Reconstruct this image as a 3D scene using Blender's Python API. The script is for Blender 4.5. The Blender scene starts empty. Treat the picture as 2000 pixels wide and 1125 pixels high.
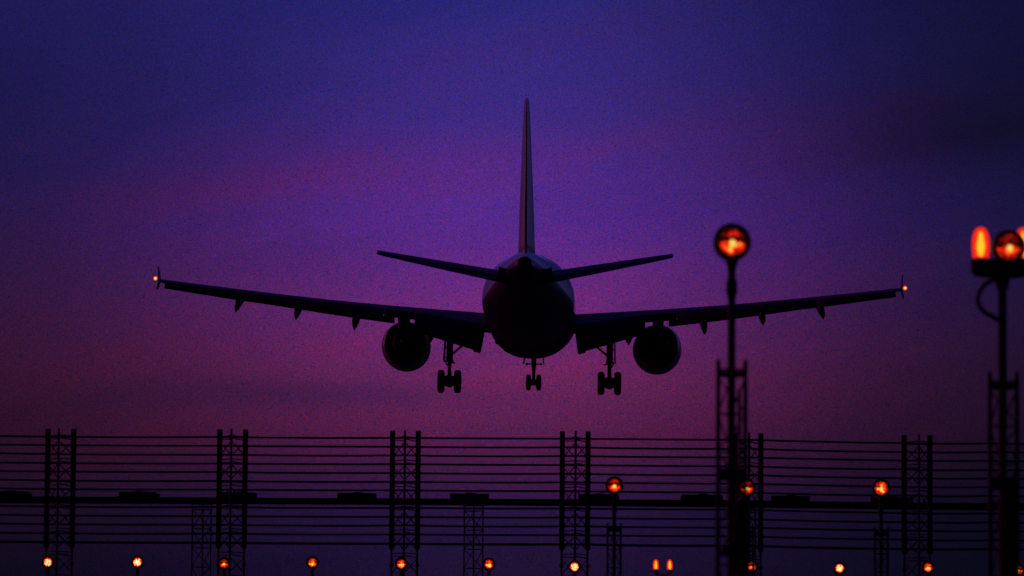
import bpy, math, random
from mathutils import Vector, Matrix

random.seed(4)
R = math.radians
scene = bpy.context.scene
COL = scene.collection

# ------------------------------------------------------------------ camera
PITCH = math.atan((1394 - 562.5) / 8888.9)
ROLL = R(0.43)
CAM_H = 1.6
FPX = 160 / 36 * 2000
fwd = Vector((0, math.cos(PITCH), math.sin(PITCH)))
r0 = Vector((1, 0, 0)); u0 = Vector((0, -math.sin(PITCH), math.cos(PITCH)))
right = r0 * math.cos(ROLL) + u0 * math.sin(ROLL)
up = -r0 * math.sin(ROLL) + u0 * math.cos(ROLL)
CAM = Vector((0, 0, CAM_H))
cd = bpy.data.cameras.new('camera'); cam = bpy.data.objects.new('camera', cd); COL.objects.link(cam)
cam.matrix_world = Matrix(((right.x, up.x, -fwd.x, CAM.x), (right.y, up.y, -fwd.y, CAM.y),
                           (right.z, up.z, -fwd.z, CAM.z), (0, 0, 0, 1)))
cd.lens = 160; cd.sensor_width = 36; cd.clip_start = 0.5; cd.clip_end = 20000
cd.dof.use_dof = True; cd.dof.focus_distance = 205; cd.dof.aperture_fstop = 4.6
scene.camera = cam

# ------------------------------------------------------------------ exposure
scene.view_settings.view_transform = 'Standard'
scene.view_settings.look = 'None'
scene.view_settings.exposure = 0
scene.view_settings.gamma = 1
scene.view_settings.use_curve_mapping = False
scene.cycles.max_bounces = 6

# ------------------------------------------------------------------ sky (afterglow of a violet dusk, direction only)
world = bpy.data.worlds.new('World'); scene.world = world
world.use_nodes = True
nt = world.node_tree
for n in list(nt.nodes): nt.nodes.remove(n)
NN = nt.nodes; LK = nt.links
def node(t, **kw):
    n = NN.new(t)
    for k, v in kw.items(): setattr(n, k, v)
    return n
def math_n(op, a, b=None, c=None, clamp=False):
    n = node('ShaderNodeMath', operation=op, use_clamp=clamp)
    for i, v in enumerate((a, b, c)):
        if v is None: continue
        if isinstance(v, (int, float)): n.inputs[i].default_value = v
        else: LK.new(v, n.inputs[i])
    return n.outputs[0]
def ramp(fac, stops, mode='LINEAR'):
    n = node('ShaderNodeValToRGB'); e = n.color_ramp.elements
    n.color_ramp.interpolation = mode
    while len(e) > 1: e.remove(e[-1])
    for i, (p, c) in enumerate(stops):
        el = e[0] if i == 0 else e.new(p)
        el.position = p
        el.color = tuple(c) + (1,)
    LK.new(fac, n.inputs[0])
    return n.outputs[0]
def mixc(fac, a, b, blend='MIX'):
    n = node('ShaderNodeMix', data_type='RGBA', blend_type=blend)
    if isinstance(fac, (int, float)): n.inputs[0].default_value = fac
    else: LK.new(fac, n.inputs[0])
    for i, v in ((6, a), (7, b)):
        if isinstance(v, tuple): n.inputs[i].default_value = v + (1,)
        else: LK.new(v, n.inputs[i])
    return n.outputs[2]
def srgb(r, g, b):
    f = lambda c: (c / 255 / 12.92) if c / 255 <= .04045 else ((c / 255 + .055) / 1.055) ** 2.4
    return (f(r), f(g), f(b))
tc = node('ShaderNodeTexCoord')
sep = node('ShaderNodeSeparateXYZ'); LK.new(tc.outputs['Generated'], sep.inputs[0])
az = math_n('MULTIPLY', math_n('ARCTAN2', sep.outputs[0], sep.outputs[1]), 180 / math.pi)    # degrees right of the runway axis
el = math_n('MULTIPLY', math_n('ARCSINE', sep.outputs[2]), 180 / math.pi)                    # degrees above the horizon
def lobe(x, c, s):   # exp(-((x-c)/s)^2)
    t = math_n('DIVIDE', math_n('SUBTRACT', x, c), s)
    return math_n('EXPONENT', math_n('MULTIPLY', math_n('MULTIPLY', t, t), -1))
# elevation 0..90 squeezed so that the low sky gets most of the ramp: 1 = 30 deg
e30 = math_n('DIVIDE', el, 30, clamp=True)
core = ramp(e30, [(0.00, srgb(10, 10, 28)), (0.058, srgb(28, 17, 51)), (0.085, srgb(39, 20, 62)), (0.112, srgb(77, 28, 72)), (0.14, srgb(106, 37, 91)),
                  (0.172, srgb(107, 41, 121)), (0.205, srgb(88, 41, 139)), (0.25, srgb(61, 41, 128)), (0.30, srgb(44, 39, 120)),
                  (0.45, srgb(38, 38, 124)), (0.8, srgb(30, 32, 106)), (1.0, srgb(34, 36, 118))])
side_l = ramp(e30, [(0.00, srgb(3, 5, 14)), (0.058, srgb(9, 9, 24)), (0.085, srgb(24, 13, 32)), (0.112, srgb(38, 14, 34)), (0.14, srgb(44, 17, 42)),
                  (0.18, srgb(38, 20, 54)), (0.22, srgb(27, 22, 66)), (0.255, srgb(23, 22, 70)), (0.30, srgb(25, 25, 80)),
                  (0.45, srgb(26, 28, 92)), (0.8, srgb(28, 30, 100)), (1.0, srgb(34, 36, 118))])
side_r = ramp(e30, [(0.00, srgb(2, 4, 10)), (0.058, srgb(3, 7, 15)), (0.085, srgb(7, 8, 20)), (0.112, srgb(16, 9, 24)), (0.15, srgb(20, 13, 34)),
                  (0.19, srgb(17, 16, 48)), (0.22, srgb(14, 16, 52)), (0.255, srgb(10, 13, 40)), (0.30, srgb(9, 12, 40)),
                  (0.45, srgb(20, 22, 78)), (0.8, srgb(28, 30, 100)), (1.0, srgb(34, 36, 118))])
wl = lobe(az, -0.2, 3.8); wr = lobe(az, -0.2, 3.9)
isr = math_n('GREATER_THAN', az, -0.3)
col = mixc(isr, mixc(wl, side_l, core), mixc(wr, side_r, core))
# thin red-lit cirrus streaks, tilted a little, and a darker bank low down
vec = node('ShaderNodeCombineXYZ')
tilt = math_n('ADD', math_n('MULTIPLY', el, 0.97), math_n('MULTIPLY', az, -0.20))
LK.new(math_n('MULTIPLY', az, 0.16), vec.inputs[0]); LK.new(math_n('MULTIPLY', tilt, 0.95), vec.inputs[1])
no = node('ShaderNodeTexNoise'); no.inputs['Scale'].default_value = 1.0; no.inputs['Detail'].default_value = 5.0
no.inputs['Roughness'].default_value = 0.55
LK.new(vec.outputs[0], no.inputs['Vector'])
st = math_n('MULTIPLY', math_n('SUBTRACT', no.outputs[0], 0.5), 2.7)
red = math_n('MAXIMUM', st, 0.0, clamp=True)
drk = math_n('MAXIMUM', math_n('MULTIPLY', st, -1), 0.0, clamp=True)
col = mixc(red, col, mixc(1.0, col, (1.35, 0.85, 0.80), 'MULTIPLY'))
col = mixc(drk, col, mixc(1.0, col, (0.66, 0.82, 0.86), 'MULTIPLY'))
s1 = lobe(math_n('ADD', el, math_n('MULTIPLY', az, -0.13)), 7.0, 0.34)
col = mixc(math_n('MULTIPLY', math_n('MULTIPLY', s1, no.outputs[0]), lobe(az, -3.0, 4.0)), col, mixc(1.0, col, (1.38, 0.95, 0.92), 'MULTIPLY'))
s2 = lobe(el, 4.0, 0.20)
col = mixc(math_n('MULTIPLY', math_n('MULTIPLY', s2, no.outputs[0]), lobe(az, -2.6, 2.4)), col, mixc(1.0, col, (0.25, 0.7, 0.85), 'MULTIPLY'))
s4 = math_n('MULTIPLY', lobe(az, 6.0, 1.9), lobe(math_n('ADD', el, math_n('MULTIPLY', az, -0.06)), 7.0, 0.60))
col = mixc(math_n('MULTIPLY', s4, no.outputs[0]), col, mixc(1.0, col, (0.30, 0.42, 0.25), 'MULTIPLY'))
s3 = lobe(math_n('ADD', el, math_n('MULTIPLY', az, -0.10)), 7.1, 0.35)
col = mixc(math_n('MULTIPLY', math_n('MULTIPLY', s3, no.outputs[0]), lobe(az, 4.2, 2.2)), col, mixc(1.0, col, (1.7, 0.9, 0.85), 'MULTIPLY'))
# film-grain speckle added to the sky colour, separate noise per channel
def speck(scale, off):
    m = node('ShaderNodeMapping'); LK.new(tc.outputs['Generated'], m.inputs[0]); m.inputs['Location'].default_value = off
    v = node('ShaderNodeTexNoise'); v.inputs['Scale'].default_value = scale; v.inputs['Detail'].default_value = 1.0
    LK.new(m.outputs[0], v.inputs['Vector'])
    return v.outputs[0]
comb = node('ShaderNodeCombineColor')
for i, (s_, amp) in enumerate(((4300, 3.7), (4300, 1.7), (4300, 2.7))):
    LK.new(math_n('MAXIMUM', math_n('ADD', 1.0, math_n('MULTIPLY', math_n('SUBTRACT', speck(s_, (3.1 * i, 1.7 * i, .4 * i)), 0.5), amp)), 0.0), comb.inputs[i])
col = mixc(1.0, col, comb.outputs[0], 'MULTIPLY')
# red afterglow low on the left, beside the frame, and the night side behind the camera
ared = math_n('MULTIPLY', lobe(az, -72, 24), lobe(el, 15, 13))
col = mixc(ared, col, (3.6, 0.38, 1.6), 'ADD')
ablue = math_n('MULTIPLY', lobe(az, 60, 24), lobe(el, 12, 11))
col = mixc(ablue, col, (0.28, 0.22, 1.0), 'ADD')
front = math_n('MULTIPLY_ADD', sep.outputs[1], 1.2, 0.06, clamp=True)
topm = math_n('MULTIPLY', math_n('SUBTRACT', sep.outputs[2], 0.80, clamp=True), 2.2)
keep = math_n('MAXIMUM', front, math_n('MULTIPLY', topm, 1.0))
col = mixc(keep, (0.0006, 0.0007, 0.0016), col)
above = math_n('GREATER_THAN', sep.outputs[2], -0.002)
col = mixc(above, (0.0006, 0.0007, 0.001), col)
bg = node('ShaderNodeBackground'); LK.new(col, bg.inputs[0]); bg.inputs[1].default_value = 1.0
wo = node('ShaderNodeOutputWorld'); LK.new(bg.outputs[0], wo.inputs[0])

# last red sun, almost set, far round to the left
sd = bpy.data.lights.new('sun', 'SUN'); sd.energy = 0.02; sd.angle = R(0.5); sd.color = (1.0, 0.16, 0.08)
sun = bpy.data.objects.new('sun', sd); COL.objects.link(sun)
SUN_AZ, SUN_EL = R(-50), R(5.0)      # azimuth measured from the view axis, negative = left
sdir = Vector((math.sin(SUN_AZ) * math.cos(SUN_EL), math.cos(SUN_AZ) * math.cos(SUN_EL), math.sin(SUN_EL)))
sun.rotation_euler = sdir.to_track_quat('Z', 'Y').to_euler()

# ------------------------------------------------------------------ helpers
def at(px, py, Y):
    d = fwd + right * ((px - 1000) / FPX) - up * ((py - 562.5) / FPX)
    return CAM + d * (Y / d.y)

class MB:
    def __init__(s): s.v = []; s.f = []; s.sm = []
    def add(s, vs, fs, smooth=False):
        o = len(s.v); s.v += [tuple(v) for v in vs]
        s.f += [tuple(i + o for i in f) for f in fs]; s.sm += [smooth] * len(fs)
        return s
    def box(s, c, d, rot=None, bev=0.0):
        x, y, z = d[0] / 2, d[1] / 2, d[2] / 2
        if bev <= 0:
            vs = [Vector(p) for p in ((-x, -y, -z), (x, -y, -z), (x, y, -z), (-x, y, -z), (-x, -y, z), (x, -y, z), (x, y, z), (-x, y, z))]
            fs = [(0, 3, 2, 1), (4, 5, 6, 7), (0, 1, 5, 4), (1, 2, 6, 5), (2, 3, 7, 6), (3, 0, 4, 7)]
        else:
            vs = []
            for zz, k in ((-z, bev), (-z + bev, 0), (z - bev, 0), (z, bev)):
                for sx, sy in ((-1, -1), (1, -1), (1, 1), (-1, 1)):
                    xx, yy = x - k, y - k
                    b = min(bev, xx * .5, yy * .5)
                    pts = [(sx * xx, sy * (yy - b)), (sx * (xx - b), sy * yy)]
                    if sx * sy > 0: pts = pts
                    else: pts = pts[::-1]
                    for p in pts: vs.append(Vector((p[0], p[1], zz)))
            fs = [tuple(range(7, -1, -1)), tuple(range(24, 32))]
            for r in range(3):
                for i in range(8):
                    j = (i + 1) % 8
                    fs.append((r * 8 + i, r * 8 + j, r * 8 + 8 + j, r * 8 + 8 + i))
        if rot is not None: vs = [rot @ v for v in vs]
        c = Vector(c)
        return s.add([v + c for v in vs], fs)
    def bar(s, a, b, w, d=None):
        a, b = Vector(a), Vector(b); d = d or w
        q = (b - a).to_track_quat('Z', 'Y').to_matrix()
        return s.box((a + b) / 2, (w, d, (b - a).length), q)
    def tube(s, pts, r, n=8, caps=True, smooth=True):
        pts = [Vector(p) for p in pts]
        rs = r if isinstance(r, (list, tuple)) else [r] * len(pts)
        vs = []; prev = None
        for i, p in enumerate(pts):
            t = (pts[min(i + 1, len(pts) - 1)] - pts[max(i - 1, 0)]).normalized()
            if prev is None:
                a = Vector((0, 0, 1)) if abs(t.z) < .9 else Vector((1, 0, 0))
                x = t.cross(a).normalized()
            else:
                x = (prev - t * prev.dot(t)).normalized()
            prev = x; y = t.cross(x)
            for k in range(n):
                an = 2 * math.pi * k / n
                vs.append(p + (x * math.cos(an) + y * math.sin(an)) * rs[i])
        fs = []
        for i in range(len(pts) - 1):
            for k in range(n):
                k2 = (k + 1) % n
                fs.append((i * n + k, i * n + k2, (i + 1) * n + k2, (i + 1) * n + k))
        s.add(vs, fs, smooth)
        if caps:
            o = len(s.v) - len(vs)
            s.f.append(tuple(o + k for k in range(n - 1, -1, -1))); s.sm.append(False)
            s.f.append(tuple(o + (len(pts) - 1) * n + k for k in range(n))); s.sm.append(False)
        return s
    def lathe(s, c, axis, prof, n=24, smooth=True, sx=1.0, sz=1.0):
        """prof: list of (t along axis, radius)"""
        c = Vector(c); axis = Vector(axis).normalized()
        a = Vector((0, 0, 1)) if abs(axis.z) < .9 else Vector((0, 1, 0))
        x = axis.cross(a).normalized(); y = x.cross(axis)
        vs = []
        for t, r in prof:
            for k in range(n):
                an = 2 * math.pi * k / n
                vs.append(c + axis * t + x * (math.cos(an) * r) + y * (math.sin(an) * r))
        fs = []
        for i in range(len(prof) - 1):
            for k in range(n):
                k2 = (k + 1) % n
                fs.append((i * n + k, i * n + k2, (i + 1) * n + k2, (i + 1) * n + k))
        o = len(s.v)
        s.add(vs, fs, smooth)
        for i, rev in ((0, True), (len(prof) - 1, False)):
            if prof[i][1] > 1e-4:
                ids = [o + i * n + k for k in range(n)]
                s.f.append(tuple(ids[::-1] if rev else ids)); s.sm.append(False)
        return s
    def loft(s, rings, smooth=True, caps=True):
        n = len(rings[0]); o = len(s.v)
        s.add([p for r in rings for p in r],
              [(i * n + k, i * n + (k + 1) % n, (i + 1) * n + (k + 1) % n, (i + 1) * n + k)
               for i in range(len(rings) - 1) for k in range(n)], smooth)
        if caps:
            s.f.append(tuple(o + k for k in range(n - 1, -1, -1))); s.sm.append(False)
            s.f.append(tuple(o + (len(rings) - 1) * n + k for k in range(n))); s.sm.append(False)
        return s
    def build(s, name, mat, parent=None):
        me = bpy.data.meshes.new(name)
        me.from_pydata(s.v, [], s.f); me.validate()
        if len(me.polygons) == len(s.sm):
            me.polygons.foreach_set('use_smooth', s.sm)
        import bmesh
        bm = bmesh.new(); bm.from_mesh(me); bmesh.ops.recalc_face_normals(bm, faces=bm.faces); bm.to_mesh(me); bm.free()
        me.materials.append(mat)
        o = bpy.data.objects.new(name, me); COL.objects.link(o)
        if parent is not None: o.parent = parent
        return o

def tag(o, label=None, cat=None, group=None, kind=None):
    if label: o['label'] = label
    if cat: o['category'] = cat
    if group: o['group'] = group
    if kind: o['kind'] = kind
    return o
def empty(name, loc=(0, 0, 0)):
    o = bpy.data.objects.new(name, None); COL.objects.link(o); o.location = loc
    o.empty_display_size = .2
    return o
def dup(root, loc):
    r = root.copy(); COL.objects.link(r); r.location = loc
    for ch in list(root.children):
        c = ch.copy(); COL.objects.link(c); c.parent = r
        for g in list(ch.children):
            d = g.copy(); COL.objects.link(d); d.parent = c
    return r

# ------------------------------------------------------------------ materials
def mat(name, base, rough=.5, metal=0.0, var=.15, scale=6.0, spec=.5, coat=0.0):
    m = bpy.data.materials.new(name); m.use_nodes = True
    t = m.node_tree; b = t.nodes['Principled BSDF']
    n = t.nodes.new('ShaderNodeTexNoise'); n.inputs['Scale'].default_value = scale; n.inputs['Detail'].default_value = 4
    c = t.nodes.new('ShaderNodeTexCoord'); t.links.new(c.outputs['Object'], n.inputs['Vector'])
    r = t.nodes.new('ShaderNodeValToRGB')
    r.color_ramp.elements[0].position = .3; r.color_ramp.elements[1].position = .7
    r.color_ramp.elements[0].color = tuple(x * (1 - var) for x in base) + (1,)
    r.color_ramp.elements[1].color = tuple(min(1, x * (1 + var)) for x in base) + (1,)
    t.links.new(n.outputs[0], r.inputs[0]); t.links.new(r.outputs[0], b.inputs['Base Color'])
    b.inputs['Roughness'].default_value = rough; b.inputs['Metallic'].default_value = metal
    b.inputs['Specular IOR Level'].default_value = spec; b.inputs['Coat Weight'].default_value = coat
    return m
def lens_mat(name, seed, gain, split, core_w=.5, core_k=5.0, hot=(1.0, .74, .16)):
    """lit lamp face: prismatic cells, a darker waist across the middle, falling off to the rim"""
    m = bpy.data.materials.new(name); m.use_nodes = True
    t = m.node_tree; N = t.nodes; L = t.links
    for n in list(N): N.remove(n)
    def mt(op, a, b=None, c=None, clamp=False):
        n = N.new('ShaderNodeMath'); n.operation = op; n.use_clamp = clamp
        for i, v in enumerate((a, b, c)):
            if v is None: continue
            if isinstance(v, (int, float)): n.inputs[i].default_value = v
            else: L.new(v, n.inputs[i])
        return n.outputs[0]
    c = N.new('ShaderNodeTexCoord'); sp = N.new('ShaderNodeSeparateXYZ'); L.new(c.outputs['Object'], sp.inputs[0])
    x = mt('DIVIDE', sp.outputs[0], .079); z = mt('DIVIDE', sp.outputs[2], .079)
    oi = N.new('ShaderNodeObjectInfo')
    mp = N.new('ShaderNodeCombineXYZ')
    L.new(x, mp.inputs[0]); L.new(z, mp.inputs[2]); L.new(mt('MULTIPLY_ADD', oi.outputs['Random'], 40.0, seed), mp.inputs[1])
    no = N.new('ShaderNodeTexNoise'); no.inputs['Scale'].default_value = 3.4; no.inputs['Detail'].default_value = 4.0
    L.new(mp.outputs[0], no.inputs['Vector'])
    r2 = mt('ADD', mt('MULTIPLY', x, x), mt('MULTIPLY', z, z))
    zc = mt('ADD', z, .12)
    core = mt('EXPONENT', mt('MULTIPLY', mt('ADD', mt('MULTIPLY', x, x), mt('MULTIPLY', zc, zc)), -core_k))
    lower = mt('MULTIPLY', mt('MULTIPLY_ADD', z, -4.0, 0.35, clamp=True), .55)
    upper = mt('MULTIPLY', mt('MULTIPLY_ADD', z, 3.0, -.75, clamp=True), .28)
    flat = mt('MULTIPLY', .62, 1 - split)
    v = mt('ADD', mt('ADD', mt('MULTIPLY', mt('ADD', lower, upper), split), flat), mt('MULTIPLY', core, core_w))
    v = mt('MULTIPLY', v, mt('MULTIPLY_ADD', mt('SUBTRACT', no.outputs[0], .5), 5.4, 1.0))
    v = mt('MULTIPLY', v, mt('SUBTRACT', 1.25, mt('MULTIPLY', mt('POWER', r2, 2.0), .95)))
    v = mt('MULTIPLY', v, gain, clamp=True)
    rp = N.new('ShaderNodeValToRGB'); e = rp.color_ramp.elements
    e[0].position = 0.05; e[0].color = (0.012, 0.001, 0.001, 1)
    e[1].position = 1.0; e[1].color = hot + (1,)
    for p, cc in ((.22, (.30, .006, .003)), (.42, (.95, .016, .003)), (.68, (1.0, .085, .005)), (.88, (1.0, .30, .012))):
        q = e.new(p); q.color = cc + (1,)
    L.new(v, rp.inputs[0])
    em = N.new('ShaderNodeEmission'); L.new(rp.outputs[0], em.inputs[0]); em.inputs[1].default_value = 1.12
    o = N.new('ShaderNodeOutputMaterial'); L.new(em.outputs[0], o.inputs[0])
    return m
def emit(name, colr, s, clear=0.0):
    m = bpy.data.materials.new(name); m.use_nodes = True
    t = m.node_tree
    for n in list(t.nodes): t.nodes.remove(n)
    em = t.nodes.new('ShaderNodeEmission'); em.inputs[0].default_value = colr + (1,); em.inputs[1].default_value = s
    o = t.nodes.new('ShaderNodeOutputMaterial')
    if clear > 0:
        tr = t.nodes.new('ShaderNodeBsdfTransparent'); tr.inputs[0].default_value = (1, .45, .25, 1)
        mx = t.nodes.new('ShaderNodeMixShader'); mx.inputs[0].default_value = clear
        t.links.new(em.outputs[0], mx.inputs[1]); t.links.new(tr.outputs[0], mx.inputs[2]); t.links.new(mx.outputs[0], o.inputs[0])
    else:
        t.links.new(em.outputs[0], o.inputs[0])
    return m
M_WHITE = mat('white_aircraft_paint', (.80, .80, .82), .16, var=.05, scale=.7, coat=.9)
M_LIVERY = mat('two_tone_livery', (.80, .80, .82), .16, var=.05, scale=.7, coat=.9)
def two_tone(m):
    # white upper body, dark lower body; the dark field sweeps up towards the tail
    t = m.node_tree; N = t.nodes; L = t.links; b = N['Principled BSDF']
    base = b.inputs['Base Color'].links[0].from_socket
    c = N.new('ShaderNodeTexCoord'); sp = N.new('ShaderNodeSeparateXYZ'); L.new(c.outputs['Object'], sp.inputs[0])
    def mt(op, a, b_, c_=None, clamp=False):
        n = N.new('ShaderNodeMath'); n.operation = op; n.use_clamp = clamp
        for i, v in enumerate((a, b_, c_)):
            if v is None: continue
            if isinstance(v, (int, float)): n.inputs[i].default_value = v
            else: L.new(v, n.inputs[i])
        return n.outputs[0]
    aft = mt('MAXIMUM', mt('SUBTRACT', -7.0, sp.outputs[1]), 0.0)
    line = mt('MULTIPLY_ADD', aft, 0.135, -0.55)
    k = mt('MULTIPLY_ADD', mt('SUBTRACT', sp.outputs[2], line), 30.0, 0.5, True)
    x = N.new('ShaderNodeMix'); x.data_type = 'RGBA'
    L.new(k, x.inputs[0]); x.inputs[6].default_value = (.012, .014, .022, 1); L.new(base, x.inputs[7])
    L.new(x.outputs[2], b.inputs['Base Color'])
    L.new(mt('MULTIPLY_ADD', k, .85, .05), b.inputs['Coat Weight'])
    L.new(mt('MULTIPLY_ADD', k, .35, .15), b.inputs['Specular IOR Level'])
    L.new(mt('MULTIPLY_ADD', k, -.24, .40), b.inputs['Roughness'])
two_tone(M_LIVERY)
M_GREY = mat('grey_wing_paint', (.05, .051, .054), .65, var=.10, scale=1.2, spec=.25)
M_DGREY = mat('flap_bay_grey', (.016, .016, .018), .75, var=.15, scale=2, spec=.15)
M_NAC = mat('nacelle_paint', (.16, .16, .18), .35, var=.06, scale=1.5)
M_HOT = mat('sooty_exhaust_metal', (.022, .020, .019), .75, .0, scale=3, spec=.2)
M_TYRE = mat('tyre_rubber', (.018, .018, .02), .8, scale=8)
M_GEAR = mat('gear_steel', (.16, .16, .17), .5, .3, scale=8)
M_STEEL = mat('tarnished_mast_steel', (.038, .038, .041), .75, .0, scale=9, var=.25, spec=.3)
M_WIRE = mat('dark_cable', (.05, .05, .052), .6, scale=12)
M_BOX = mat('weathered_box_enamel', (.05, .05, .053), .6, scale=5, var=.25)
M_HOUS = mat('black_lamp_housing', (.022, .022, .024), .6, scale=20, var=.3)
M_GROUND = mat('mown_grass_field', (.035, .05, .022), .95, scale=.6, var=.5)
M_L_FAINT = lens_mat('lamp_lens_faint', 5.0, .55, 1.0, .5, 6.0)
M_L_DIM = lens_mat('lamp_lens_dim', 3.0, .76, 1.0, .32, 6.0)
M_L_MID = lens_mat('lamp_lens_mid', 9.0, .95, .75, .5, 3.5)
M_L_BRI = lens_mat('lamp_lens_bright', 17.0, 1.2, .25, .7, 2.2, (1.0, .88, .36))
M_BULB = emit('glowing_filament', (1.0, .66, .11), 1.05)
M_BULB_S = emit('glowing_filament_small', (1.0, .80, .28), 1.3)
M_CAPS = emit('amber_capsule_glass', (1.0, .030, .005), 1.7, .62)
M_CAPB = emit('amber_capsule_filament', (1.0, .80, .06), 2.6)
M_NAV = emit('navigation_light_glow', (1.0, .11, .008), 1.0)
M_NAVC = emit('navigation_filament', (1.0, .66, .14), 1.15)

# ------------------------------------------------------------------ ground
g = MB().add([(-6000, -300, 0), (6000, -300, 0), (6000, 9000, 0), (-6000, 9000, 0)], [(0, 1, 2, 3)]).build('ground', M_GROUND)
tag(g, kind='structure')

# ------------------------------------------------------------------ airliner
def S(s): return 18.0 - s          # station metres from the nose -> local y
plane = empty('airliner')
PO = at(1036.5, 597, 211.5)
plane.location = PO
plane.rotation_mode = 'XYZ'
plane.matrix_world = Matrix.Translation(PO) @ Matrix.Rotation(-R(1.1), 4, 'Z') @ Matrix.Rotation(R(2.4), 4, 'X') @ Matrix.Rotation(R(.35), 4, 'Y')
tag(plane, 'dark twin-engine jet airliner landing, seen from behind with wheels and flaps down', 'airplane')

# fuselage
fr = [(0, -.60, .06, .06), (.25, -.57, .44, .42), (.8, -.48, .86, .85), (1.8, -.35, 1.32, 1.32), (3.2, -.24, 1.72, 1.74), (5, -.17, 2.0, 1.98),
      (6.8, -.15, 2.10, 2.09), (12, -.15, 2.10, 2.09), (18, -.15, 2.10, 2.09), (24, -.15, 2.10, 2.09), (26, -.13, 2.08, 2.06), (27.5, -.07, 2.0, 1.96),
      (29, .04, 1.80, 1.74), (31, .25, 1.48, 1.42), (33, .47, 1.15, 1.12), (35, .65, .82, .86), (36.2, .72, .59, .66), (37.1, .78, .38, .45), (37.6, .81, .25, .30)]
NF = 48
def ring(s, zc, rw, rh):
    return [Vector((rw * math.sin(2 * math.pi * k / NF), S(s), zc + rh * (1 if math.cos(2 * math.pi * k / NF) > 0 else .925) * math.cos(2 * math.pi * k / NF))) for k in range(NF)]
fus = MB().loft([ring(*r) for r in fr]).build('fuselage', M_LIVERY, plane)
# tail exhaust: short dark pipe let into the tail cone
MB().lathe((0, S(37.55), .81), (0, -1, 0), [(0, .20), (.16, .19), (.16, .15), (.02, .14)], 24).build('tail_exhaust', M_HOT, fus)
# cabin windows: one small dark pane each, two rows
pane = None
for sd_ in (-1, 1):
    for k in range(34):
        y = S(6.6 + k * .53)
        o = MB().box((0, 0, 0), (.02, .23, .33), None, .008).build('window', M_HOT, fus) if pane is None else pane.copy()
        if pane is None: pane = o
        else: COL.objects.link(o); o.parent = fus
        o.location = (sd_ * 2.018, y, .42); o.rotation_euler = (0, -sd_ * R(12), 0)
# belly fairing
bf = []
for y, wv, zb in ((7.2, .5, -1.9), (6.0, 1.5, -2.18), (4.0, 2.02, -2.34), (1.0, 2.12, -2.38), (-2.0, 2.08, -2.34), (-4.0, 1.6, -2.2), (-5.6, .6, -1.95)):
    pr = []
    for k in range(25):
        a = math.pi * k / 24
        cx, sx = math.cos(a), math.sin(a)
        pr.append(Vector((wv * .925 * math.copysign(abs(cx) ** .88, cx), y, -.55 + (zb + .55) * sx ** .90)))
    bf.append(pr)
MB().loft(bf).build('belly_fairing', M_GREY, plane)
# open gear bay doors, blade antennas and drain masts under the belly
for sd_ in (-1, 1):
    MB().box((sd_ * 1.06, -1.4, -2.16), (.34, 1.7, .12), Matrix.Rotation(-sd_ * R(30), 3, 'Y'), .03).build('bay_door', M_DGREY, plane)
    MB().box((sd_ * 1.52, -1.4, -1.78), (.12, 1.5, .16), Matrix.Rotation(-sd_ * R(48), 3, 'Y'), .03).build('bay_door', M_DGREY, plane)
MB().add([(-.015, -6, -1.98), (.015, -6, -1.98), (.015, -6.5, -1.98), (-.015, -6.5, -1.98), (-.01, -6.25, -2.26), (.01, -6.25, -2.26), (.01, -6.5, -2.26), (-.01, -6.5, -2.26)],
         [(0, 1, 2, 3), (4, 5, 6, 7), (0, 1, 5, 4), (1, 2, 6, 5), (2, 3, 7, 6), (3, 0, 4, 7)]).build('antenna', M_GREY, plane)

AF = [(0, 0), (.0125, .33), (.04, .56), (.1, .82), (.2, .98), (.32, 1.0), (.45, .92), (.6, .72), (.75, .46), (.9, .2), (1, .02)]
def airfoil(x, yle, ch, ztop, inc, tc, camber=.02, low=.85):
    """closed ring at span x; ztop is the height of the crest"""
    pts = []
    for u, t in AF: pts.append((u * ch, t * tc * ch / 2 + 4 * camber * ch * u * (1 - u)))
    for u, t in reversed(AF[1:-1]): pts.append((u * ch, -t * tc * ch / 2 * low + 4 * camber * ch * u * (1 - u)))
    a = R(inc); out = []
    for d, z in pts:
        out.append((d * math.cos(a) + z * math.sin(a) * 0, z - d * math.sin(a)))
    zm = max(z for d, z in out)
    return [Vector((x, yle - d, z - zm + ztop)) for d, z in out]
def lerp_tab(tab, x):
    for (a, va), (b, vb) in zip(tab, tab[1:]):
        if x <= b: return va + (vb - va) * (x - a) / (b - a)
    return tab[-1][1]
CREST = [(0, -.22), (2.26, -.17), (6.16, .02), (9.07, .19), (12.04, .43), (14.86, .69), (17.02, .90)]
LOWZ = [(2, -1.0), (6.8, -.92), (8.0, -.77), (10.8, -.40), (13.43, -.07), (16.76, .40), (17.1, .45)]
def LE(x): return 5.7 - (x - 2) * .513
TE = [(0, -.9), (2, -.9), (6.4, -1.05), (17.1, -3.65)]
INC = [(0, 6.5), (2, 6.5), (6.4, 5.0), (12, 4.0), (17.1, 3.5)]
TCK = [(0, .15), (2, .15), (6.4, .118), (17.1, .105)]
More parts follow.
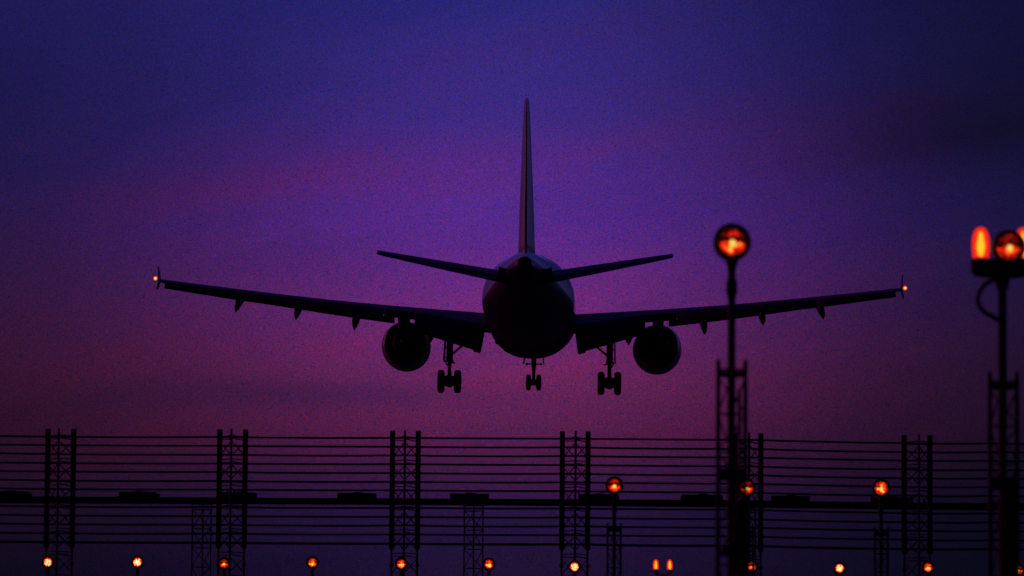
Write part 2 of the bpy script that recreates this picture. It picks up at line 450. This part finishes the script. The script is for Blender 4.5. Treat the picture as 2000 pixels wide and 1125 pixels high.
for sd_ in (-1, 1):
    rs = []
    for x in (1.2, 2.2, 3.5, 5, 6.4, 8, 9.5, 11, 12.5, 14, 15.5, 16.6, 17.05):
        te = lerp_tab(TE, x)
        rs.append([Vector((p.x * sd_, p.y, p.z)) for p in airfoil(x, LE(x), LE(x) - te, lerp_tab(CREST, x), lerp_tab(INC, x), lerp_tab(TCK, x))])
    wing = MB().loft(rs).build('wing', M_GREY, plane)
    # drooped leading-edge slat
    sl = []
    for x in (2.9, 5.2):
        pass
    for x0, x1 in ((2.7, 5.2), (6.5, 16.4)):
        rr = []
        for k in range(7):
            x = x0 + (x1 - x0) * k / 6
            c = (LE(x) - lerp_tab(TE, x)); sc_ = .17 * c
            q = airfoil(0, 0, sc_, 0, 0, .26, .06)
            rr.append([Vector((sd_ * x, LE(x) + .42 * sc_ + p.y, lerp_tab(CREST, x) - .085 * c * 1.0 + p.z + .35 * p.y * -1 * 0 - .42 * (p.y + .5 * sc_) * -1 * 0 - .33 * (p.y + sc_))) for p in q])
        MB().loft(rr).build('slat', M_GREY, wing)
    # outboard flap (dropped about 30 degrees), its lower edge on the traced line
    def flap(x0, x1, lead, trail, thick, ns=6, name='flap', skew=0):
        rr = []
        for k in range(ns + 1):
            t = k / ns; x = x0 + (x1 - x0) * t
            ly, lz = [a + (b - a) * t for a, b in zip(*lead)]
            ty = trail[0][0] + (trail[1][0] - trail[0][0]) * t
            tz = trail[2](x) if callable(trail[2]) else trail[0][1] + (trail[1][1] - trail[0][1]) * t
            A = Vector((sd_ * x, ly, lz)); B = Vector((sd_ * (x + skew * (1 - t)), ty, tz))
            d = B - A; n = Vector((0, -d.z, d.y)).normalized()
            if n.z < 0: n = -n
            h = thick * (1 - .35 * t)
            pr = [A + d * u + n * (h * w_) for u, w_ in ((0, 0), (.03, .5), (.15, .95), (.35, 1.0), (.65, .62), (1, .06))]
            pr += [A + d * u - n * (h * w_) for u, w_ in ((1, .02), (.6, .25), (.3, .42), (.12, .5), (.03, .35))]
            rr.append(pr)
        return MB().loft(rr).build(name, M_DGREY, wing)
    lowf = lambda x: lerp_tab(LOWZ, x)
    flap(6.80, 13.2, ((-.95, -.26), (-2.55, .32)), ((-2.15, 0), (-3.35, 0), lowf), .13)
    flap(13.23, 16.76, ((-2.55, .32), (-3.35, .70)), ((-3.35, 0), (-3.95, 0), lowf), .11, name='aileron')
    # inboard flap, deep and steep
    flap(2.06, 5.34, ((-.75, -.93), (-.95, -.40)), ((-2.35, -2.29), (-2.25, -1.36), None), .17, skew=.17)
    MB().box((sd_ * 2.42, -2.30, -2.22), (.34, .22, .16), Matrix.Rotation(sd_ * R(-16), 3, 'Y'), .03).build('flap_end_block', M_DGREY, wing)
    # fixed trailing-edge shroud between the flaps, behind the engine
    MB().box((sd_ * 6.07, -.75, -.52), (1.42, .5, .34), Matrix.Rotation(sd_ * R(-5), 3, 'Y'), .04).build('flap_shroud', M_GREY, wing)
    # canoe fairings
    for x, zt, zb, yw, hw in ((4.55, -.95, -1.88, -2.0, .23), (8.03, -.55, -1.39, -2.75, .18), (10.69, -.2, -.96, -3.3, .165), (13.36, .1, -.66, -3.75, .18)):
        rr = []
        for t in (0, .08, .2, .4, .6, .8, .93, 1):
            y = yw + 2.3 - 2.5 * t
            zz = zt + (zb - zt) * (.25 + .75 * t ** 1.6)
            w_ = hw * (math.sin(math.pi * min(1, .12 + t * .62)) ** .6) * (1 if t < .9 else (1 - (t - .9) * 4))
            zhi = zt - .12 * t
            ring_ = []
            for k in range(16):
                a = 2 * math.pi * k / 16
                sa, ca = math.sin(a), math.cos(a)
                half = (zhi - zz) / 2
                # V-shaped lower half
                px = w_ * math.copysign(abs(ca) ** .55, ca) * (1 if sa >= 0 else (1 - .55 * sa ** 4))
                ring_.append(Vector((sd_ * (x + (.10 if x > 13 else .03) * (1 if sa < 0 else 0) * sa * -1), y, (zhi + zz) / 2 + half * sa) ) + Vector((px, 0, 0)))
            rr.append(ring_)
        MB().loft(rr).build('flap_fairing', M_GREY, wing)
    # wingtip fence
    fe = [(-2.35, .82), (-3.55, 1.42), (-3.85, 1.42), (-3.72, .95), (-3.72, .72), (-4.05, .33), (-3.75, .33)]
    vs = [(sd_ * (17.06 - .012 + .04 * (z < .6)), y, z) for y, z in fe] + [(sd_ * (17.06 + .02 + .04 * (z < .6)), y, z) for y, z in fe]
    n = len(fe)
    MB().add(vs, [tuple(range(n)), tuple(range(2 * n - 1, n - 1, -1))] + [(k, (k + 1) % n, n + (k + 1) % n, n + k) for k in range(n)]).build('wingtip_fence', M_GREY, wing)
    nz = .86 if sd_ < 0 else .82
    MB().lathe((sd_ * 17.17, -3.95, nz), (0, -1, 0), [(-.10, .03), (-.06, .085), (0, .098), (.03, .07), (.05, .02)], 16).build('navigation_light', M_NAV, wing)
    MB().lathe((sd_ * 17.17, -3.99, nz), (0, -1, 0), [(0, .055), (.04, .05), (.06, .03), (.068, 0)], 14).build('light_filament', M_NAVC, wing)
    # engine: nacelle, core nozzle and plug, pylon
    ex, ez = sd_ * 5.98, -1.86
    nac = MB().lathe((ex, 6.2, ez), (0, -1, .035), [(.35, .86), (.06, .90), (0, .96), (.10, 1.05), (.5, 1.13), (1.3, 1.165), (2.3, 1.14), (3.2, 1.03), (3.7, .93),
                                                  (3.7, .90), (3.2, .92), (2.2, .92), (1.0, .88)], 48).build('engine', M_NAC, plane)
    MB().lathe((ex, 3.9, ez + .08), (0, -1, .035), [(0, .62), (.8, .64), (1.6, .56), (2.5, .40), (2.5, .36), (1.9, .36)], 36).build('exhaust_nozzle', M_HOT, nac)
    MB().lathe((ex, 2.2, ez + .13), (0, -1, .035), [(0, .27), (.7, .24), (1.3, .05), (1.34, 0)], 28).build('exhaust_plug', M_HOT, nac)
    py = []
    for y, zt, zb, w_ in ((5.0, -.86, -.95, .05), (4.2, -.52, -.95, .17), (2.6, -.35, -1.0, .25), (1.0, -.40, -1.15, .25), (-.3, -.5, -.95, .12), (-.8, -.55, -.7, .04)):
        py.append([Vector((ex - w_, y, zb)), Vector((ex - w_, y, zt)), Vector((ex + w_, y, zt)), Vector((ex + w_, y, zb))])
    MB().loft(py, smooth=False).build('pylon', M_GREY, nac)
    # main landing gear
    gx, gy = sd_ * 3.71, -1.2
    leg = MB().tube([(gx, gy, -1.1), (gx, gy, -2.62)], .155, 20).tube([(gx, gy, -2.6), (gx, gy, -2.72)], .18, 20) \
        .tube([(gx, gy, -2.7), (gx, gy, -3.5)], .095, 16).build('main_gear', M_GEAR, plane)
    MB().lathe((gx - .34, gy, -3.60), (1, 0, 0), [(0, .12), (.02, .20), (.20, .25), (.27, .30), (.41, .30), (.48, .25), (.66, .20), (.68, .12)], 24).build('axle', M_GEAR, leg)
    for k in (-1, 1):
        MB().lathe((gx + k * .385 - .17, gy, -3.62), (1, 0, 0), [(.03, .25), (0, .34), (.012, .45), (.06, .52), (.12, .54), (.22, .54), (.28, .52), (.328, .45), (.34, .34), (.31, .25)], 40).build('tyre', M_TYRE, leg)
    MB().tube([(gx - sd_ * .10, gy, -2.36), (gx - sd_ * .85, gy + .15, -1.72)], .055, 10).build('side_brace', M_GEAR, leg)
    MB().tube([(gx - sd_ * .05, gy, -2.74), (gx - sd_ * .26, gy, -2.76)], .035, 8).build('torque_link', M_GEAR, leg)
    MB().box((gx + sd_ * .235, gy, -2.12), (.07, .95, 1.15), Matrix.Rotation(R(2) * -sd_, 3, 'Y'), .02) \
        .bar((gx + sd_ * .22, gy, -2.66), (gx + sd_ * .08, gy, -2.9), .06).build('gear_door', M_GREY, leg)
    for dz in (-2.05, -2.5): MB().box((gx + sd_ * .12, gy, dz), (.14, .06, .06)).build('door_link', M_GEAR, leg)

# nose gear
ng = MB().tube([(0, 12.5, -1.7), (0, 12.5, -2.45), (0, 12.5, -2.75), (0, 12.5, -3.2)], [.14, .115, .085, .07], 16).build('nose_gear', M_GEAR, plane)
MB().lathe((-.2, 12.5, -3.2), (1, 0, 0), [(0, .07), (.05, .15), (.2, .17), (.35, .15), (.4, .07)], 20).build('axle', M_GEAR, ng)
for k in (-1, 1):
    MB().lathe((k * .255 - .13, 12.5, -3.2), (1, 0, 0), [(.03, .18), (0, .25), (.01, .33), (.05, .385), (.09, .40), (.17, .40), (.21, .385), (.25, .33), (.26, .25), (.23, .18)], 36).build('tyre', M_TYRE, ng)
    MB().box((k * .47, 12.2, -2.06), (.05, 1.4, .50), Matrix.Rotation(k * R(-6), 3, 'Y'), .012).build('nose_gear_door', M_GREY, plane)
    MB().tube([(k * .05, 12.5, -2.29), (k * .40, 12.5, -2.29)], .035, 8).lathe((k * .34, 12.55, -2.29), (0, 1, 0), [(0, .03), (.06, .07), (.1, .07)], 14).build('taxi_light', M_GEAR, ng)

# tail fin
fn = []
for z, yl, yt, th in ((1.35, -11.2, -17.35, .78), (1.9, -12.0, -17.45, .73), (3.4, -13.45, -17.8, .64), (5.6, -15.45, -18.35, .44), (7.5, -17.15, -18.85, .27), (7.85, -17.55, -18.95, .20), (7.96, -17.85, -18.98, .16)):
    c = yl - yt
    pr = []
    FA = [(0, 0), (.02, .35), (.08, .7), (.2, .96), (.34, 1.0), (.5, .9), (.7, .56), (.86, .26), (1, .05)]
    for u, t in FA: pr.append(Vector((t * th / 2, yl - u * c, z)))
    for u, t in reversed(FA[1:-1]): pr.append(Vector((-t * th / 2, yl - u * c, z)))
    fn.append(pr)
fin = MB().loft(fn).build('tail_fin', M_WHITE, plane)
MB().bar((0, -17.0, 2.0), (0, -18.62, 7.4), .055, .10).build('rudder_hinge', M_DGREY, fin)
dr = [[Vector((-.02, -8.6, 1.98)), Vector((0, -8.6, 2.02)), Vector((.02, -8.6, 1.98)), Vector((0, -8.6, 1.9))],
      [Vector((-.12, -11.8, 1.6)), Vector((0, -11.8, 2.35)), Vector((.12, -11.8, 1.6)), Vector((0, -11.8, 1.5))],
      [Vector((-.30, -14.0, 1.3)), Vector((0, -14.0, 2.0)), Vector((.30, -14.0, 1.3)), Vector((0, -14.0, 1.2))]]
MB().loft(dr).build('fin_root_fillet', M_WHITE, plane)

# tailplane
for sd_ in (-1, 1):
    rs, ev = [], []
    for x, yl, ch, zt, th, inc in ((.3, -13.6, 4.3, .72, .11, 8.0), (1.22, -14.1, 3.9, .85, .11, 8.2), (3.5, -15.4, 2.85, 1.14, .11, 8.6), (6.05, -16.85, 1.55, 1.46, .11, 9.2), (6.33, -17.08, 1.30, 1.495, .11, 9.4)):
        q = [Vector((p.x * sd_, p.y, p.z)) for p in airfoil(x, yl, ch, zt, inc, th, -.004, 1.0)]
        rs.append(q[0:9] + q[12:])
        if x > 1: ev.append([q[8] + Vector((0, -.02, 0)), q[9], q[10], q[11], q[12] + Vector((0, -.02, 0))])
    tp = MB().loft(rs).build('tailplane', M_GREY, plane)
    MB().loft(ev, smooth=False).build('elevator', M_DGREY, tp)
    # dark cut-out plate where the tailplane slides on the fuselage
    MB().box((sd_ * .98, -15.6, .66), (.04, 2.2, .42), Matrix.Rotation(sd_ * R(-6), 3, 'Y') @ Matrix.Rotation(sd_ * R(8.5), 3, 'Z'), .02).build('tailplane_seal', M_DGREY, tp)

# ------------------------------------------------------------------ lattice builder
def lattice(parent, side, zlo, zhi, leg_r, bar_r, bay, third=1, smat=None, pairs=False, back=None):
    """triangular lattice: two front legs, third leg on +y (third=1) or -y; one leg mesh each, one bracing mesh per face"""
    smat = smat or M_STEEL
    h = side * .866
    P = [(-side / 2, 0), (side / 2, 0), (0, h * third)]
    for x, y in P:
        MB().tube([(x, y, zlo), (x, y, zhi)], leg_r, 10).build('leg', smat, parent)
    for a, b in ((0, 1), (1, 2), (2, 0)):
        if pairs and (a, b) == (0, 1): continue
        m = MB(); z = zhi - bay * .28; k = 0
        (ax, ay), (bx, by) = P[a], P[b]
        while z > zlo + bay * .2:
            m.tube([(ax, ay, z), (bx, by, z)], bar_r, 6)
            if pairs: m.tube([(ax, ay, z - bay * .16), (bx, by, z - bay * .10)], bar_r, 6)
            zt, zb = (z - bay * .22, z - bay * .86) if pairs else (z, z - bay)
            if zb > zlo:
                if pairs:
                    m.tube([(ax, ay, zt), (bx, by, zb)], bar_r * .9, 6); m.tube([(ax, ay, zb), (bx, by, zt)], bar_r * .9, 6)
                elif k % 2 == 0: m.tube([(ax, ay, zt), (bx, by, zb)], bar_r, 6)
                else: m.tube([(ax, ay, zb), (bx, by, zt)], bar_r, 6)
            z -= bay; k += 1
        m.build('bracing', smat, parent)

# ------------------------------------------------------------------ screen masts with wires
DM = 106.0
masts = [(117.4, 92.4, 837.5, 'tall lattice mast of two flat boards, leftmost, behind the pale lamp nearest the left edge'),
         (453.2, 0, 838.8, 'tall lattice mast overlapping the slim tower under the left of the beam'),
         (791.0, 0, 841.0, 'tall lattice mast below the left engine of the airliner'),
         (1123.0, 0, 842.5, 'tall lattice mast just left of the reddest lamp standing on the beam line'),
         (1460.6, 0, 846.0, 'tall lattice mast half hidden behind the blurred pole of the big near lamp'),
         (1791.0, 0, 849.5, 'tall lattice mast standing in the dark right part, rightmost of its kind')]
zt0 = at(791, 841, DM).z
zboard = at(791, 1073, DM).z; zj = at(791, 1104, DM).z; zbeamy = at(791, 977, DM).z
for i, (px, _, top, lab) in enumerate(masts):
    c = at(px, 955, DM); zt = at(px, top, DM).z; dz = zt - zt0
    t = tag(empty('lattice_mast', (c.x, DM, 0)), lab, 'mast', 'tall lattice masts carrying the horizontal wires')
    sidem = 50.2 / FPX * DM
    lattice(t, sidem, 0, zt - .02, .028, .0145, .54, -1, pairs=True)
    for sx in (-1, 1):
        MB().box((sx * sidem / 2, 0.0, (zboard + dz + zt) / 2), (.122, .075, zt - zboard - dz), None, .006).build('board', M_STEEL, t)
        MB().lathe((sx * sidem / 2, 0, zj + dz - .045), (0, 0, 1), [(0, .03), (.02, .052), (.07, .052), (.09, .03)], 12).build('joint', M_STEEL, t)
    # a pair of clamps on the near leg
    MB().box((0, -sidem * .866, zt - .22), (.065, .065, .12), None, .01).build('clamp', M_STEEL, t)
# wires
KX = [-420, 0, 430, 791, 1123, 1460, 1765, 1925, 2420]
KY = [848.5, 851.4, 853.6, 855.2, 856.6, 859.2, 865.3, 866.0, 868.5]
ordn = ['topmost', 'second', 'third', 'fourth', 'fifth', 'sixth', 'seventh', None, 'first', 'second', 'third', 'fourth', 'lowest']
offs = [0, 17.2, 34.2, 51.6, 68.6, 85.6, 102.6, None, 136.6, 154.4, 171.2, 188.6, 206.6]
for k, o in enumerate(offs):
    if o is None: continue
    pts = []
    for i in range(len(KX)):
        if i:
            for t in (.25, .5, .75):     # sag between the masts
                x = KX[i - 1] + (KX[i] - KX[i - 1]) * t; y = KY[i - 1] + (KY[i] - KY[i - 1]) * t
                pts.append(at(x, y + o + (.9 + .5 * math.sin(k * 2.3 + i)) * 4 * t * (1 - t), DM + .055))
        pts.append(at(KX[i], KY[i] + o + .35 * math.sin(k * 1.7 + i * 2.1), DM + .055))
    thick = .0245 if k < 12 else .030
    wv = MB().tube(pts, thick, 8).build('wire', M_WIRE)
    if k == 0: lab = 'topmost horizontal wire strung between the tall lattice masts'
    elif k < 7: lab = f'{ordn[k]} horizontal wire from the top, above the thick beam'
    elif k < 12: lab = f'{ordn[k]} thin horizontal wire below the thick beam'
    else: lab = 'lowest and thickest horizontal wire, just above the bottom row of lamps'
    tag(wv, lab, 'wire', 'horizontal wires strung between the lattice masts')

# ------------------------------------------------------------------ beam on slim towers, with flat boxes
DB = 112.0
BX = [-260, 0, 500, 1000, 1400, 1800, 2260]
BT = [967.0, 969.5, 972.3, 974.8, 976.8, 982.2, 984.5]
BB = [981.0, 982.8, 984.6, 987.3, 990.4, 995.6, 998.5]
def lin(xs, ys, x):
    for i in range(len(xs) - 1):
        if x <= xs[i + 1]: return ys[i] + (ys[i + 1] - ys[i]) * (x - xs[i]) / (xs[i + 1] - xs[i])
    return ys[-1]
rr = []
for x, t_, b_ in zip(BX, BT, BB):
    A = at(x, t_, DB); B = at(x, b_, DB)
    rr.append([Vector((A.x, DB - .11, A.z)), Vector((A.x, DB + .11, A.z)), Vector((B.x, DB + .11, B.z)), Vector((B.x, DB - .11, B.z))])
beam = MB().loft(rr, smooth=False).build('beam', M_STEEL)
tag(beam, 'long thick horizontal beam crossing the whole view behind the masts', 'beam')
for px, lab in ((394.3, 'slim lattice tower holding the beam left of the second mast'), (925.0, 'slim lattice tower holding the beam in the middle, left of an orange lamp'),
                (1456.5, 'slim lattice tower under the beam hidden behind the big near lamp pole')):
    c = at(px, 1040, DB)
    zt = at(px, lin(BX, BB, px), DB).z
    t = tag(empty('lattice_tower', (c.x, DB - .13, 0)), lab, 'tower', 'slim lattice towers under the beam')
    lattice(t, 36.5 / FPX * DB, 0, zt - .012, .019, .011, .47, 1, pairs=False)
    MB().box((0, .12, zt - .006), (.50, .50, .012)).build('cap_plate', M_STEEL, t)
boxes = [(-20, 60, 'flat box on the beam cut by the left edge of the picture'), (229, 310, 'flat box on the beam midway between the two leftmost masts'),
         (423, 502, 'flat box on the beam crossed by the second mast from the left'), (659, 735, 'flat box on the beam left of the third mast, alone against dusk'),
         (879, 955, 'flat box on the beam right above the middle slim tower'), (1129, 1209, 'flat box on the beam right behind the reddest round lamp'),
         (1331, 1411, 'flat box on the beam just left of the big blurred lamp pole'), (1505, 1581, 'flat box on the beam just right of the big blurred lamp pole'),
         (1699, 1782, 'flat box on the beam under the brightest of the middle lamps')]
for i, (a, b, lab) in enumerate(boxes):
    m = (a + b) / 2
    zb = at(m, lin(BX, BT, m), DB).z; zt = at(m, lin(BX, BT, m) - 10.2, DB).z
    A = at(a, 970, DB).x; B = at(b, 970, DB).x; h = zt - zb; sl = -ROLL
    t = tag(empty('flat_box', ((A + B) / 2, DB, zb + .004)), lab, 'box', 'flat boxes lying along the beam')
    rot = Matrix.Rotation(ROLL * .6, 3, 'Y')
    body = MB().box((0, 0, h * .52), (B - A - (.10 if i in (0, 1) else 0), .34, h * .86), rot, .012).box((0, 0, h * .05), (B - A, .2, h * .1), None)
    if i in (0, 1, 6): body.box(((B - A) / 2 - .03 if i < 2 else -(B - A) / 2 + .03, 0, h * .40), (.12, .22, h * .55), rot, .01)
    body.build('casing', M_BOX, t)
    MB().lathe((0.02, 0, h * .94), (0, 0, 1), [(0, .16), (.018, .14), (.03, .06)], 14).build('lid_knob', M_BOX, t)

# ------------------------------------------------------------------ approach lamps
def lamp_head(t, z, lens, tall=.30, pole_r=.025, yaw=0.0, x=0.0, y=0.0, r=.113, bulb=True):
    """round lamp facing the camera, cup behind, neck below"""
    k = r / .113
    hz = MB().lathe((x, y, z), (0, 1, 0), [(-.05, .084 * k), (-.062, .092 * k), (-.058, .110 * k), (-.045, .114 * k), (.02, .112 * k), (.05, .098 * k), (.10, .06 * k), (.125, .03), (.125, 0)][0:], 40)
    hs = hz.build('housing', M_HOUS, t)
    lp = MB()
    rings = []
    for rr_, dy in ((.084, 0), (.069, -.006), (.046, -.011), (.023, -.014), (.006, -.015)):
        rings.append([Vector((rr_ * k * math.cos(2 * math.pi * q / 32), dy, rr_ * k * math.sin(2 * math.pi * q / 32))) for q in range(32)])
    lp.loft(rings, caps=True)
    ln = lp.build('lens', lens, hs); ln.location = (x, y - .057, z)
    if bulb:
        b = MB().lathe((0, 0, 0), (0, 0, 1), [(-.024 * k, 0), (-.02 * k, .012 * k), (-.008 * k, .019 * k), (.008 * k, .019 * k), (.018 * k, .012 * k), (.023 * k, 0)], 16).build('bulb', M_BULB, hs)
        b.location = (x, y - .088, z - .012)
    return hs
def neck(t, z, pole_r, zbot, x=0.0, y=0.0):
    MB().lathe((x, y, z - .113), (0, 0, -1), [(-.03, .03), (0, .042), (.03, pole_r * 1.15), (.06, pole_r)], 16).build('neck', M_HOUS, t)
    MB().tube([(x, y, z - .15), (x, y, zbot)], pole_r, 14).build('pole', M_STEEL, t)

# bottom row: plain posts, farthest
DF = 84.8
far = [(94, 1098, 'B', 'pale bright round lamp nearest the left edge, before the leftmost mast'),
       (269, 1098, 'B', 'pale bright round lamp alone between the two leftmost masts'),
       (438, 1101, 'D', 'dim orange round lamp overlapping the left post of the second mast'),
       (610.5, 1099, 'M', 'orange round lamp with a dark waist, alone left of the third mast'),
       (784, 1101.5, 'M', 'orange round lamp with a dark waist, inside the third mast'),
       (955, 1102, 'M', 'orange round lamp touching the right side of the middle slim tower'),
       (1122, 1107, 'B', 'bright orange round lamp low inside the fourth mast'),
       (1468.5, 1106, 'D', 'mottled small lamp straight below the dim red lamp beside the blurred pole'),
       (1639.5, 1110, 'B', 'whitest tilted-looking lamp of the bottom row, in the dark right part'),
       (1812, 1108.5, 'M', 'small orange round lamp at the foot of the rightmost mast'),
       (1988.5, 1113.5, 'D', 'mottled small lamp in the bottom right corner behind the dark twin lamp mast')]
LM = {'B': M_L_BRI, 'M': M_L_MID, 'D': M_L_DIM}
for px, py, kind, lab in far:
    c = at(px, py, DF)
    t = tag(empty('approach_lamp', (c.x, DF, 0)), lab, 'lamp', 'bottom row of small round approach lamps')
    lamp_head(t, c.z, LM[kind], bulb=(kind == 'D'), r=.121)
    neck(t, c.z, .032, 0)
# middle row
DMID = 56.07
def mast_lamp(px, py, Y, top, lens, lab, grp, extras=0, r=.113, pr=.025):
    c = at(px, py, Y); zt = at(px, top, Y).z
    t = tag(empty('approach_lamp', (c.x, Y, 0)), lab, 'lamp', grp)
    lamp_head(t, c.z, lens, r=r)
    neck(t, c.z, pr, 0)
    MB().lathe((0, 0, c.z - .235), (0, 0, -1), [(-.02, pr), (0, pr * 1.35), (.06, pr * 1.4), (.10, pr)], 14).build('collar', M_STEEL, t)
    mast_frame(t, zt, pr, c.z)
    return t, c, zt
def mast_frame(t, zt, pr, zl):
    s = .162; h = s * .866
    m = []
    for x, y in ((-s / 2, -h / 3), (s / 2, -h / 3), (0, 2 * h / 3)):
        m.append((x, y))
        MB().tube([(x, y, 0), (x, y, zt - .02), (x, y, zt)], [.0145, .0145, .010], 10).build('leg', M_STEEL, t)
    # clamp plates that hold the pole
    for dz, w in ((.055, .030), (.10 if False else .03, .012)):
        MB().box((0, -h / 3, zt - dz - .03), (s, .02, w)).box((0, -h / 3 + .05, zt - dz - .03), (.05, .09, w)).build('clamp', M_STEEL, t)
    for a, b in ((0, 1), (1, 2), (2, 0)):
        mb = MB(); z = zt - .10; k = 0
        while z > .3:
            A = Vector((*m[a], 0)); B = Vector((*m[b], 0))
            mb.tube([A + Vector((0, 0, z)), B + Vector((0, 0, z))], .0055, 6)
            q = (A, B) if k % 2 == 0 else (B, A)
            mb.tube([q[0] + Vector((0, 0, z - .012)), q[1] + Vector((0, 0, z - .215))], .0055, 6)
            z -= .225; k += 1
        mb.build('bracing', M_STEEL, t)
mast_lamp(1200, 948.5, DMID, 1022, M_L_DIM, 'round red lamp with a yellow core standing just right of the fourth mast', 'middle row of mast lamps')
mast_lamp(1458, 953, DMID, 1026, M_L_DIM, 'dim red round lamp beside the blurred pole, left of the fifth mast board', 'middle row of mast lamps')
mast_lamp(1720.5, 953.5, DMID, 1030, M_L_MID, 'brightest mast lamp of the middle row, left of the rightmost tall mast', 'middle row of mast lamps')
# near big lamp
DN = 27.15
t, c, zt = mast_lamp(1429.5, 474, DN, 703, M_L_DIM, 'largest blurred round lamp on a pole crossing the right wing of the airliner', 'near mast lamps')
jb = at(1433, 928, DN)
MB().box((0, -.065, jb.z), (.19, .03, .075), None, .01).build('junction_box', M_BOX, t)
cb = at(1420, 1078, DN)
MB().lathe((-.035, -.06, cb.z), (0, 0, 1), [(-.03, .012), (-.01, .03), (.03, .034), (.035, .01)], 14).build('cable_gland', M_BOX, t)
cab = [at(1444, y, DN - .10) - Vector((c.x, DN, 0)) for y in (760, 800, 850, 900)]
MB().tube(cab + [Vector((.02, -.06, z)) for z in (2.6, 1.6, .05)], .011, 8).build('cable', M_WIRE, t)

MB().box((.055, -.02, at(1445, 988, DN).z / 2), (.065, .03, at(1445, 988, DN).z), None, .006).build('cable_tray', M_BOX, t)
# twin capsule lamps
def capsule(t, x, z, k=1.0, y=0.0):
    MB().lathe((x, y, z), (0, 0, 1), [(-.045, .044 * k), (-.04, .05 * k), (.0, .05 * k), (.004, .046 * k), (.006, .03)], 20).build('lamp_base', M_HOUS, t)
    gl = MB().lathe((x, y, z + .006), (0, 0, 1), [(0, .046), (.05, .052), (.11, .051), (.15, .042), (.178, .024), (.186, 0)], 24).build('capsule_glass', M_CAPS, t)
    MB().lathe((x, y, z + .015), (0, 0, 1), [(0, 0), (.008, .014), (.05, .024), (.08, .022), (.115, .014), (.14, .011), (.15, 0)], 14).build('filament', M_CAPB, gl)
c = at(1957.5, 506, DN)
t = tag(empty('approach_lamp', (c.x, DN, 0)), 'dark mast at the right edge with tall amber capsules flanking a round lamp', 'lamp', 'near mast lamps')
hw = 42 / FPX * DN
capsule(t, -hw, c.z); capsule(t, hw, c.z)
bx = [(-.187, .03), (-.187, -.085), (-.16, -.105), (.16, -.105), (.187, -.085), (.187, .03), (.17, .0), (-.17, .0)]
bx = [(-.187, -.004), (-.187, -.075), (-.165, -.10), (-.09, -.112), (.09, -.112), (.165, -.10), (.187, -.075), (.187, -.004)]
vs = [(x, -.045, c.z + z) for x, z in bx] + [(x, .045, c.z + z) for x, z in bx]; n = len(bx)
MB().add(vs, [tuple(range(n)), tuple(range(2 * n - 1, n - 1, -1))] + [(k, (k + 1) % n, n + (k + 1) % n, n + k) for k in range(n)]).build('lamp_tray', M_HOUS, t)
rl = at(1965.5, 487, DN)
lamp_head(t, rl.z, M_L_FAINT, x=rl.x - c.x, y=-.10, r=.101)
MB().tube([(0, 0, c.z - .08), (0, 0, 0)], .027, 14).build('pole', M_STEEL, t)
MB().lathe((0, 0, c.z - .10), (0, 0, -1), [(0, .05), (.05, .043), (.09, .03)], 14).build('collar', M_STEEL, t)
cz = [at(x, y, DN) - Vector((c.x, DN, 0)) for x, y in ((1952, 541), (1938, 547), (1922, 557), (1912, 571), (1909, 586), (1914, 601), (1925, 611), (1940, 619), (1953, 628))]
MB().tube(cz, .0155, 10).build('cable', M_WIRE, t)
mast_frame(t, at(1957, 727, DN).z, .027, c.z)
jb = at(1957, 945, DN)
MB().box((0, -.065, jb.z), (.19, .03, .075), None, .01).build('junction_box', M_BOX, t)

MB().box((.045, -.02, at(1965, 938, DN).z / 2), (.078, .03, at(1965, 938, DN).z), None, .006).build('cable_tray', M_BOX, t)
c = at(1294.5, 1113, DF)
t = tag(empty('approach_lamp', (c.x, DF, 0)), 'small pair of amber capsule lamps on one forked bracket in the bottom row', 'lamp', 'bottom row of small round approach lamps')
hw = 13.6 / FPX * DF
capsule(t, -hw, c.z); capsule(t, hw, c.z)
MB().tube([(-hw, 0, c.z - .03), (-hw + .02, 0, c.z - .075), (-.05, 0, c.z - .105), (.05, 0, c.z - .105), (hw - .02, 0, c.z - .075), (hw, 0, c.z - .03)], .028, 10).build('bracket', M_HOUS, t)
MB().tube([(0, 0, c.z - .10), (0, 0, 0)], .032, 12).build('pole', M_STEEL, t)
